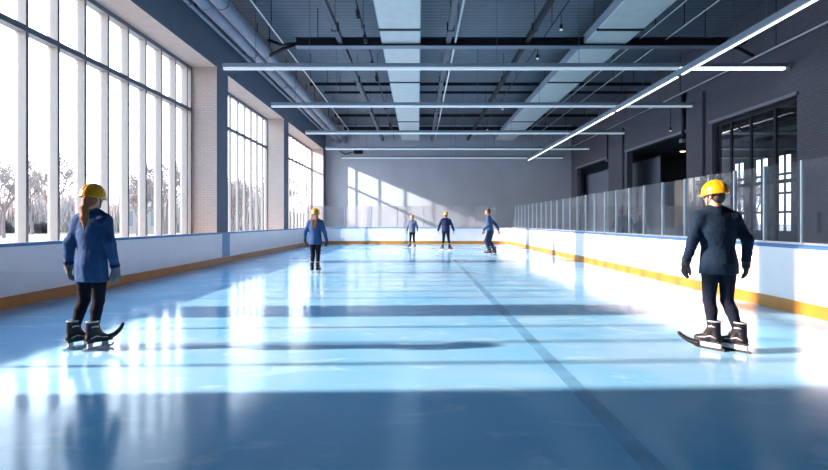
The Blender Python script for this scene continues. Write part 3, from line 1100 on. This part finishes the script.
def person(label, loc, rz, s, o):
    """local frame: facing +Y, right hand at +X; o holds the pose and clothing"""
    hb = o.get('h', 0.009)
    root = empty('person', loc, rz)
    tag(root, label, 'person', None)
    lean = o.get('lean', (0.0, 0.0))
    bend = o.get('drop', 0.0)

    def sp(z):      # spine shift at height z above the hips
        t = max(0.0, (z - 0.95) / 0.55)
        return (lean[0] * t, lean[1] * t)
    dz = -bend

    def J(x, y, z):
        q = sp(z)
        return np.array([x + q[0], y + q[1], z + dz])
    sh = [J(-0.176 * o.get('sw', 1), 0, 1.425), J(0.176 * o.get('sw', 1), 0, 1.425)]
    el = [np.array(o['elbow'][i]) + (0, 0, dz) for i in (0, 1)]
    wr = [np.array(o['wrist'][i]) + (0, 0, dz) for i in (0, 1)]
    hd = [np.array(o.get('hdir', [(-0.05, 0.15, -1), (0.05, 0.15, -1)])[i], float) for i in (0, 1)]
    hip = [np.array([-0.088, 0, 0.92 + dz]), np.array([0.088, 0, 0.92 + dz])]
    kn = [np.array(o['knee'][i]) for i in (0, 1)]
    an = [np.array(o['ankle'][i]) for i in (0, 1)]
    fy = o.get('foot_yaw', (0, 0))
    nk0, nk1 = J(0, -0.01, 1.46), J(0, 0.005, 1.58)
    HC = J(0, 0.025, 1.665)
    HR = rotz(o.get('head_yaw', 0))
    tilt = o.get('head_tilt', 0)
    RX = np.array([[1, 0, 0], [0, math.cos(tilt), -math.sin(tilt)], [0, math.sin(tilt), math.cos(tilt)]])
    HR = HR @ RX

    def hp(x, y, z):
        return HC + HR @ np.array([x, y, z])
    mw = 0.52
    lo, hi = (-mw, -0.45, 0.08), (mw, 0.45, 1.86 + max(0, dz))
    # ---- skin: one continuous body
    f = SDF(lo, hi, hb)
    f.loft([(0.86 + dz, 0.15, 0.095, 0, 0), (1.0 + dz, 0.14, 0.09, *sp(1.0)), (1.12 + dz, 0.12, 0.08, *sp(1.12)), (1.32 + dz, 0.15, 0.095, *sp(1.32)), (1.44 + dz, 0.12, 0.07, *sp(1.44))], 0.02)
    f.cone(sh[0], sh[1], 0.05, 0.05, 0.03)
    f.cone(nk0, nk1, 0.056, 0.052, 0.03)
    f.ell(hp(0, -0.012, 0.03), (0.076, 0.096, 0.088), 0.02, HR)
    f.ell(hp(0, 0.026, -0.045), (0.058, 0.066, 0.068), 0.03, HR)
    f.cone(hp(0, 0.068, -0.088), hp(0, 0.072, -0.092), 0.022, 0.02, 0.02)
    f.cone(hp(0, 0.088, 0.008), hp(0, 0.108, -0.028), 0.010, 0.015, 0.010)
    f.cone(hp(-0.016, 0.088, -0.060), hp(0.016, 0.088, -0.060), 0.009, 0.009, 0.008)
    f.cone(hp(-0.03, 0.086, 0.028), hp(0.03, 0.086, 0.028), 0.010, 0.010, 0.012)
    for e in (-1, 1):
        f.ell(hp(e * 0.032, 0.094, 0.006), (0.016, 0.012, 0.010), 0.008, HR, sub=True)
        f.ell(hp(e * 0.080, -0.012, -0.012), (0.012, 0.02, 0.033), 0.006, HR)
    for i in (0, 1):
        f.cone(sh[i], el[i], 0.046, 0.038, 0.02)
        f.cone(el[i], wr[i], 0.038, 0.026, 0.01)
        if o.get('gloves') is None:
            sd = 1 if i == 0 else -1
            add_hand(f, wr[i] + hd[i] / np.linalg.norm(hd[i]) * 0.02, hd[i], (1 if i == 0 else -1, 0.25, 0), sd, 1.05, curl=o.get('curl', 0.3))
        f.cone(hip[i], kn[i], 0.075, 0.045, 0.03)
        f.cone(kn[i], an[i], 0.045, 0.03, 0.01)
        fd = rotz(fy[i]) @ np.array([0, 1, 0])
        f.cone(an[i] + (0, 0, -0.03) - fd * 0.03, an[i] + fd * 0.11 + (0, 0, -0.05), 0.028, 0.02, 0.02)
    f.mesh('body', M[o.get('skin', 'skin')], root, s)
    # ---- eyes
    for e in (-1, 1):
        mb = MB()
        c = hp(e * 0.032, 0.082, 0.006) * s
        bmesh.ops.create_uvsphere(mb.bm, u_segments=10, v_segments=8, radius=0.011 * s, matrix=Matrix.Translation(Vector(c)))
        c2 = hp(e * 0.032, 0.0905, 0.006) * s
        k0 = len(mb.bm.faces)
        bmesh.ops.create_uvsphere(mb.bm, u_segments=8, v_segments=6, radius=0.0055 * s, matrix=Matrix.Translation(Vector(c2)))
        mb.bm.faces.ensure_lookup_table()
        for q in mb.bm.faces[k0:]:
            q.material_index = 1
        mb.build('eye', [M['eye'], M['lens_dark']], root)
    # ---- trousers
    f = SDF((-0.42, -0.45, 0.12), (0.42, 0.45, 1.2), hb)
    lr = o.get('leg_r', (0.098, 0.060, 0.043))
    f.loft([(0.84 + dz, 0.165, 0.115, 0, -0.005), (0.93 + dz, 0.175, 0.125, 0, -0.01), (1.08 + dz, 0.150, 0.10, *sp(1.08))], 0.03)
    for i in (0, 1):
        f.cone(hip[i] + (0, -0.01, -0.01), kn[i], lr[0], lr[1], 0.025)
        cf = kn[i] * 0.68 + an[i] * 0.32
        fd = rotz(fy[i]) @ np.array([0, 1, 0])
        f.cone(kn[i], cf - fd * 0.012, lr[1], lr[1] * 0.99, 0.015)
        f.cone(cf - fd * 0.012, an[i] + (0, 0, 0.03), lr[1] * 0.99, lr[2], 0.015)
    f.cut((0, 0, o['hem'] + dz + 0.07), (0, 0, 1))
    f.mesh('trousers', M[o['legs']], root, s, smooth=1)
    # ---- jacket
    f = SDF((-mw, -0.45, 0.62), (mw, 0.45, 1.72), hb)
    hem = o['hem']
    a = o.get('jw', 1.0)
    f.loft([(hem + dz, 0.190 * a, 0.140 * a, *o.get('hemc', (0, 0))), (0.93 + dz, 0.185 * a, 0.138 * a, 0, -0.01), (1.10 + dz, 0.165 * a * o.get('waist', 1), 0.115 * a, *sp(1.10)),
            (1.28 + dz, 0.190 * a, 0.128 * a, *sp(1.28)), (1.38 + dz, 0.178 * a, 0.112 * a, *sp(1.38)), (1.46 + dz, 0.125 * a, 0.085 * a, *sp(1.46)), (1.50 + dz, 0.08, 0.072, *sp(1.5))], 0.02, folds=o.get('folds', 0.022), ph=o.get('ph', 0))
    f.cone(sh[0] + (0.03, 0, -0.03), sh[1] + (-0.03, 0, -0.03), 0.070, 0.070, 0.05)
    for i in (0, 1):
        sx = -1 if i == 0 else 1
        f.cone(J(sx * 0.05, 0, 1.495), sh[i] + (-sx * 0.02, 0, 0.0), 0.062, 0.066, 0.05)
        f.cone(sh[i] + (0, 0, -0.012), el[i], 0.062, 0.056, 0.05)
        v = wr[i] - el[i]
        f.cone(el[i], wr[i] - v * 0.06, 0.058, 0.045, 0.02)
        # soft creases at the elbow
        for t, w_ in ((0.80, 0.006), (0.92, 0.008)):
            c = sh[i] * (1 - t) + el[i] * t
            f.cone(c + (-0.03, -0.035, 0), c + (0.03, -0.035, 0.0), 0.028, 0.028, 0.02)
        for t in (0.25, 0.55):
            c = el[i] * (1 - t) + wr[i] * t
            f.cone(c + (-0.02, -0.022, 0.012), c + (0.02, -0.022, -0.008), 0.028, 0.028, 0.02)
    # standing collar
    cz = 1.50
    f.loft([(1.455 + dz, 0.092, 0.092, sp(cz)[0], sp(cz)[1] - 0.005), (1.54 + dz, 0.074, 0.078, sp(cz)[0], sp(cz)[1] + 0.0)], 0.015)
    f.mesh('jacket', M[o['top']], root, s, smooth=2)
    for i in (0, 1):
        v = (wr[i] - el[i]) / np.linalg.norm(wr[i] - el[i])
        c = wr[i] - v * 0.035
        MB().tube([c * s, (c + v * 0.035) * s], [0.052 * s, 0.050 * s], 14).build('cuff', M[o.get('cuff', o['top'])], root)
    # ---- gloves
    if o.get('gloves'):
        for i in (0, 1):
            w = wr[i]
            g = SDF(w - 0.30, w + 0.30, 0.006)
            sd = 1 if i == 0 else -1
            add_hand(g, w + hd[i] / np.linalg.norm(hd[i]) * 0.025, hd[i], (1 if i == 0 else -1, 0.3, 0), sd, 1.5, curl=o.get('curl', 0.3))
            v = hd[i] / np.linalg.norm(hd[i])
            g.cone(w - v * 0.03, w + v * 0.02, 0.046, 0.036, 0.015)
            g.mesh('glove', M[o['gloves']], root, s)
    # ---- hair
    if o.get('hair'):
        f = SDF((-0.3, -0.4, 1.0), (0.3, 0.4, 1.86), 0.008)
        f.ell(hp(0, -0.018, 0.040), (0.090, 0.108, 0.096), 0.01, HR)
        f.ell(hp(0, -0.05, -0.03), (0.074, 0.066, 0.075), 0.02, HR)
        f.ell(hp(0, 0.090, -0.035), (0.085, 0.075, 0.10), 0.01, HR, sub=True)
        st = o.get('style')
        if st == 'ponytail':
            q = [hp(0.02, -0.105, 0.0), hp(0.035, -0.140, -0.03), hp(0.045, -0.150, -0.11), hp(0.045, -0.145, -0.22), hp(0.05, -0.140, -0.34)]
            rr_ = [0.020, 0.032, 0.045, 0.043, 0.012]
            for i in range(4):
                f.cone(q[i], q[i + 1], rr_[i], rr_[i + 1], 0.015)
            for e in (-0.025, 0.0, 0.025):
                f.cone(q[2] + (e, -0.018, 0), q[3] + (e * 1.3, -0.012, -0.04 - abs(e)), 0.022, 0.008, 0.006)
        elif st == 'long':
            for e in (-0.06, -0.025, 0.02, 0.055):
                f.cone(hp(e, -0.075, -0.03), hp(e * 1.15, -0.125, -0.17), 0.036, 0.04, 0.01)
                f.cone(hp(e * 1.15, -0.125, -0.17), hp(e * 0.9 + 0.01, -0.150, -0.40 - 0.03 * math.cos(e * 40)), 0.04, 0.012, 0.008)
        f.mesh('hair', M[o['hair']], root, s)
    # ---- helmet
    if o.get('helmet'):
        f = SDF(HC - 0.26, HC + 0.30, 0.006)
        c = hp(0, -0.014, 0.028)
        f.ell(c, (0.116, 0.140, 0.138), 0.0, HR)
        for e in (-0.055, 0.0, 0.055):        # vent grooves over the crown
            f.cone(hp(e, -0.135, 0.085), hp(e * 0.8, -0.075, 0.158), 0.012, 0.012, 0.006, sub=True)
            f.cone(hp(e * 0.8, 0.02, 0.172), hp(e, 0.10, 0.115), 0.012, 0.012, 0.006, sub=True)
        up = HR @ np.array([0, 0.06, 1.0])
        f.cut(hp(0, 0, 0.002), -up)
        # rim and brim
        for i in range(24):
            t0, t1 = 2 * math.pi * i / 24, 2 * math.pi * (i + 1) / 24
            pt = [hp(0.113 * math.sin(t), -0.014 + (0.136 if math.cos(t) < 0 else 0.142) * math.cos(t), 0.006 - 0.008 * math.cos(t)) for t in (t0, t1)]
            f.cone(pt[0], pt[1], 0.009, 0.009, 0.006)
        for e in (-0.06, -0.03, 0.0, 0.03, 0.06):
            f.cone(hp(e, 0.10, 0.012), hp(e * 0.9, 0.150 - abs(e) * 0.35, -0.004), 0.012, 0.008, 0.01)
        f.ell(hp(0, 0.0, 0.0), (0.088, 0.108, 0.09), 0.0, HR, sub=True)
        hm = f.mesh('helmet', M[o['helmet']], root, s)
        mb = MB()
        for e in (-1, 1):
            mb.tube([Vector(hp(e * 0.088, 0.0, 0.03) * s), Vector(hp(e * 0.087, 0.01, -0.03) * s), Vector(hp(e * 0.055, 0.045, -0.10) * s), Vector(hp(0, 0.055, -0.125) * s)], 0.006 * s, 6)
        mb.build('chin_strap', M['rubber'], hm)
    # ---- skates
    for i in (0, 1):
        A = an[i]
        F = rotz(fy[i])
        pitch = o.get('pitch', (0, 0))[i]

        def fp(x, y, z):
            return np.array([A[0], A[1], 0]) + F @ np.array([x, y, z])
        f = SDF((A[0] - 0.28, A[1] - 0.28, 0.05), (A[0] + 0.28, A[1] + 0.28, 0.42), 0.006)
        f.cone(fp(0, -0.055, 0.125), fp(0, 0.04, 0.120), 0.040, 0.044, 0.01)
        f.cone(fp(0, 0.04, 0.118), fp(0, 0.155, 0.112), 0.045, 0.036, 0.02)
        f.cone(fp(0, -0.045, 0.13), fp(0, -0.035, 0.30), 0.044, 0.050, 0.03)
        f.cone(fp(0, 0.035, 0.14), fp(0, -0.005, 0.29), 0.042, 0.050, 0.03)
        f.cone(fp(0, 0.09, 0.125), fp(0, 0.015, 0.20), 0.036, 0.036, 0.03)
        f.cut(fp(0, 0, 0.092), (0, 0, -1))
        f.cut(fp(0, -0.02, 0.315), (0, 0, 1))
        bt = f.mesh('skate', M['boot'], root, s)

        def tube(name, pts, r_, m_, seg=6):
            return MB().tube([Vector(p * s) for p in pts], [q * s for q in r_] if hasattr(r_, '__len__') else r_ * s, seg).build(name, m_, bt)

        def slab(name, x0, x1, y0, y1, z0, z1, m_, bev=0.004):
            mb = MB().box(x0, x1, y0, y1, z0, z1, bev)
            for v in mb.bm.verts:
                v.co = Vector(fp(*v.co) * s)
            return mb.build(name, m_, bt)
        slab('sole', -0.038, 0.038, -0.095, 0.185, 0.082, 0.098, M[o.get('sole', 'rubber')])
        hm_ = M[o.get('holder', 'holder_grey')]
        mb = MB()
        if o.get('solid_holder'):
            mb.box(-0.02, 0.02, -0.095, 0.165, 0.028, 0.082, 0.008)
        else:
            mb.box(-0.018, 0.018, -0.075, -0.025, 0.030, 0.082, 0.004)
            mb.box(-0.018, 0.018, 0.085, 0.145, 0.030, 0.082, 0.004)
            mb.box(-0.010, 0.010, -0.09, 0.17, 0.022, 0.034, 0.003)
        for v in mb.bm.verts:
            v.co = Vector(fp(*v.co) * s)
        mb.build('blade_holder', hm_, bt)
        # steel blade with an upswept toe
        mb = MB()
        top = [(-0.125, 0.026), (0.15, 0.026), (0.185, 0.036), (0.205, 0.052)]
        bot = [(-0.130, 0.002), (0.15, 0.000), (0.195, 0.012), (0.218, 0.040)]
        vs = [[mb.bm.verts.new(Vector(fp(x, y, z) * s)) for (y, z) in top + bot[::-1]] for x in (-0.004, 0.004)]
        mb.face(vs[0])
        mb.face(vs[1][::-1])
        n_ = len(vs[0])
        for q in range(n_):
            mb.face([vs[0][q], vs[0][(q + 1) % n_], vs[1][(q + 1) % n_], vs[1][q]])
        mb.build('blade', M['rubber'] if o.get('dark_blade') else M['steel'], bt)
        # padded collar, laces, trim
        ring = [fp(0.050 * math.sin(t), -0.020 + 0.066 * math.cos(t), 0.312) for t in [2 * math.pi * q / 16 for q in range(17)]]
        tube('collar', ring, 0.009, M['boot_trim'])
        lac = MB()
        for q in range(6):
            t = q / 5
            y, z = 0.098 - 0.062 * t, 0.165 + 0.125 * t
            if t > 0.35:
                y = 0.072 - 0.024 * t
            lac.tube([Vector(fp(-0.030, y - 0.012, z) * s), Vector(fp(0, y + 0.006, z + 0.012) * s), Vector(fp(0.030, y - 0.012, z + 0.016) * s)], 0.0055 * s, 5)
        lac.build('laces', M['lace'], bt)
        for e in (-1, 1):
            tr_ = MB()
            tr_.tube([Vector(fp(e * 0.044, -0.062, 0.135) * s), Vector(fp(e * 0.047, 0.0, 0.155) * s), Vector(fp(e * 0.045, 0.055, 0.135) * s), Vector(fp(e * 0.036, 0.125, 0.125) * s)], 0.0075 * s, 6)
            tr_.build('side_trim', M['boot_trim'], bt)
            tr_ = MB()
            tr_.tube([Vector(fp(e * 0.050, -0.055, 0.255) * s), Vector(fp(e * 0.054, -0.02, 0.262) * s), Vector(fp(e * 0.050, 0.018, 0.255) * s)], 0.009 * s, 6)
            tr_.build('ankle_strap', M['boot_trim'], bt)
        if i == o.get('curl_foot', -1):
            pts, rr_ = [], []
            for q in range(15):
                t = q / 14
                a_ = t * o.get('curl_ang', 1.15)
                RAD = o.get('curl_len', 0.27) / o.get('curl_ang', 1.15)
                pts.append(fp(o.get('curl_x', 0) * t, 0.13 + RAD * math.sin(a_), o.get('curl_z', 0.10) + RAD * (1 - math.cos(a_))))
                rr_.append(0.034 * (1 - 0.45 * t) if q < 14 else 0.008)
            tube('curved_toe_guard', pts, rr_, M['rubber'], 10)
    return root


# 1: near left, walking away to the right
person('person with auburn ponytail, yellow helmet and blue fleece beside the nearest window', (-3.60, 6.10, 0), R(-5), 1.0, dict(
    h=0.008, head_yaw=R(-12), head_tilt=R(-4), hem=0.745, jw=0.93, sw=0.90, waist=1.04, top='fleece', legs='leggings', gloves='glove_grey', cuff='navy_cloth', helmet='helmet', hair='hair_red', style='ponytail',
    elbow=[(-0.242, -0.03, 1.15), (0.225, -0.02, 1.15)], wrist=[(-0.272, -0.01, 0.935), (0.235, 0.05, 0.90)],
    knee=[(-0.135, 0.06, 0.53), (0.055, 0.03, 0.53)], ankle=[(-0.185, -0.02, 0.19), (0.055, -0.04, 0.19)], foot_yaw=(R(-26), R(-28)), folds=0.03, ph=0.6,
    curl_foot=1, curl_len=0.25, curl_ang=1.25, curl_z=0.115, dark_blade=False, holder='holder_grey'))
# 2: near right, gliding away to the left
person('person in dark navy coat and yellow helmet gliding by the right boards', (3.30, 6.06, 0), R(-4), 1.02, dict(
    h=0.008, lean=(-0.03, 0.0), head_yaw=R(34), head_tilt=R(-4), hem=0.815, jw=1.06, sw=1.10, waist=0.98, top='blazer', legs='leggings_navy', gloves='glove_black', cuff='rubber', helmet='helmet', hair='hair_dark', style='short',
    elbow=[(-0.285, -0.03, 1.16), (0.285, -0.03, 1.17)], wrist=[(-0.315, 0.06, 0.945), (0.305, 0.04, 0.945)], hdir=[(-0.10, 0.12, -1), (0.06, 0.12, -1)],
    knee=[(-0.085, 0.03, 0.53), (0.095, 0.02, 0.53)], ankle=[(-0.075, -0.02, 0.19), (0.155, -0.10, 0.19)], foot_yaw=(R(40), R(38)), folds=0.012, ph=2.0, leg_r=(0.100, 0.063, 0.045),
    curl_foot=0, curl_len=0.25, curl_ang=0.85, curl_z=0.05, curl_x=-0.06, holder='holder_white', solid_holder=True, sole='boot', dark_blade=True))
# 3: middle left, straight back view
person('person with long brown hair and yellow helmet skating away past the second window', (-2.83, 15.2, 0), R(-4), 0.975, dict(
    h=0.011, hem=0.80, jw=1.02, waist=1.0, top='mid_blue', legs='leggings', gloves='glove_black', helmet='helmet', hair='hair_brown', style='long',
    elbow=[(-0.275, -0.03, 1.15), (0.275, -0.03, 1.15)], wrist=[(-0.315, 0.04, 0.925), (0.315, 0.04, 0.925)],
    knee=[(-0.075, 0.03, 0.53), (0.075, 0.03, 0.53)], ankle=[(-0.085, -0.01, 0.19), (0.080, -0.01, 0.19)], foot_yaw=(R(8), R(-8)), holder='holder_white', ph=1.0))
# 4: far, smallest, facing the camera side
person('smallest skater, person in grey-blue jacket standing by the end boards', (-0.31, 29.8, 0), R(168), 0.985, dict(
    h=0.011, hem=0.86, jw=1.0, top='grey_blue', legs='leggings', helmet='helmet_dull', hair='hair_brown', style='short', head_yaw=R(8),
    elbow=[(-0.265, -0.03, 1.16), (0.265, -0.03, 1.16)], wrist=[(-0.30, 0.03, 0.925), (0.30, 0.03, 0.925)],
    knee=[(-0.09, 0.03, 0.53), (0.09, 0.04, 0.53)], ankle=[(-0.13, -0.02, 0.19), (0.14, 0.02, 0.19)], foot_yaw=(R(25), R(-20)), ph=0.4))
# 5: far, legs apart
person('person in navy jacket and yellow helmet with legs apart near the end boards', (1.37, 27.2, 0), R(-8), 1.045, dict(
    h=0.011, hem=0.90, jw=1.04, sw=1.06, top='navy_cloth', legs='leggings_navy', helmet='helmet', hair='hair_dark', style='short', head_yaw=R(20),
    elbow=[(-0.30, -0.03, 1.17), (0.30, -0.03, 1.17)], wrist=[(-0.37, 0.05, 0.94), (0.37, 0.05, 0.94)],
    knee=[(-0.11, 0.05, 0.53), (0.13, 0.04, 0.53)], ankle=[(-0.165, -0.01, 0.19), (0.185, 0.02, 0.19)], foot_yaw=(R(45), R(-40)), ph=1.4))
# 6: far right, bareheaded, side on
person('bareheaded person in blue jacket and jeans skating with bent knees on the right', (3.07, 23.5, 0), R(72), 1.13, dict(
    h=0.011, hem=0.90, jw=1.0, sw=1.02, top='mid_blue', legs='jean_blue', hair='hair_dark', style='short', head_yaw=R(12), lean=(0.0, 0.05), drop=0.05, skin='skin_brown',
    elbow=[(-0.26, 0.00, 1.17), (0.25, -0.17, 1.20)], wrist=[(-0.27, 0.19, 0.99), (0.29, -0.27, 0.98)], hdir=[(0.0, 0.2, -1), (0.06, -0.15, -1)],
    knee=[(-0.10, 0.13, 0.53), (0.10, 0.05, 0.52)], ankle=[(-0.10, 0.02, 0.19), (0.10, -0.13, 0.19)], foot_yaw=(R(0), R(8)), leg_r=(0.108, 0.078, 0.062), ph=1.9))

# ------------------------------------------------------------------ light
w = bpy.data.worlds.new('World')
S.world = w
w.use_nodes = True
nt = w.node_tree
bg = nt.nodes['Background']
tc = nt.nodes.new('ShaderNodeTexCoord')
sp_ = nt.nodes.new('ShaderNodeSeparateXYZ')
nt.links.new(tc.outputs['Generated'], sp_.inputs[0])
rp = nt.nodes.new('ShaderNodeValToRGB')
rp.color_ramp.elements[0].position = 0.0
rp.color_ramp.elements[0].color = (0.95, 0.97, 1.0, 1)
rp.color_ramp.elements[1].position = 0.55
rp.color_ramp.elements[1].color = (0.40, 0.70, 1.0, 1)
e_ = rp.color_ramp.elements.new(0.22)
e_.color = (0.84, 0.93, 1.0, 1)
nt.links.new(sp_.outputs['Z'], rp.inputs['Fac'])
nt.links.new(rp.outputs['Color'], bg.inputs['Color'])
bg.inputs['Strength'].default_value = 4.6


def aim(o, d):
    o.rotation_euler = Vector(d).to_track_quat('-Z', 'Y').to_euler()


EL, AZ = R(22.0), R(2.0)
sun = bpy.data.lights.new('sun', 'SUN')
sun.energy = 13.5
sun.color = (1.0, 0.69, 0.54)
sun.angle = R(1.2)
so = bpy.data.objects.new('sun', sun)
COL.objects.link(so)
so.location = (-40, 10, 25)
aim(so, (math.cos(EL) * math.cos(AZ), math.cos(EL) * math.sin(AZ), -math.sin(EL)))

# added spot standing in for sun, raking the back wall through the farthest window
sl = bpy.data.lights.new('added_raking_spot', 'SPOT')
sl.energy = 180000
sl.color = (1.0, 0.93, 0.86)
sl.spot_size = R(15)
sl.spot_blend = 0.15
sl.shadow_soft_size = 0.35
slo = bpy.data.objects.new('added_raking_spot', sl)
COL.objects.link(slo)
d = Vector((1.7, 1.0, -0.83)).normalized()
slo.location = Vector((-7.7, 37.0, 4.2)) - d * 40
aim(slo, d)

# ------------------------------------------------------------------ camera
cam = bpy.data.cameras.new('camera')
cam.sensor_width = 36
cam.lens = 24.0
cam.shift_x = -4 / 828
cam.shift_y = -13 / 828
cam.clip_end = 1000
co = bpy.data.objects.new('camera', cam)
COL.objects.link(co)
co.location = (0, 0, 1.4)
co.rotation_euler = (R(90), 0, 0)
S.camera = co
S.view_settings.view_transform = 'Standard'
S.view_settings.look = 'None'
S.view_settings.exposure = 0.38
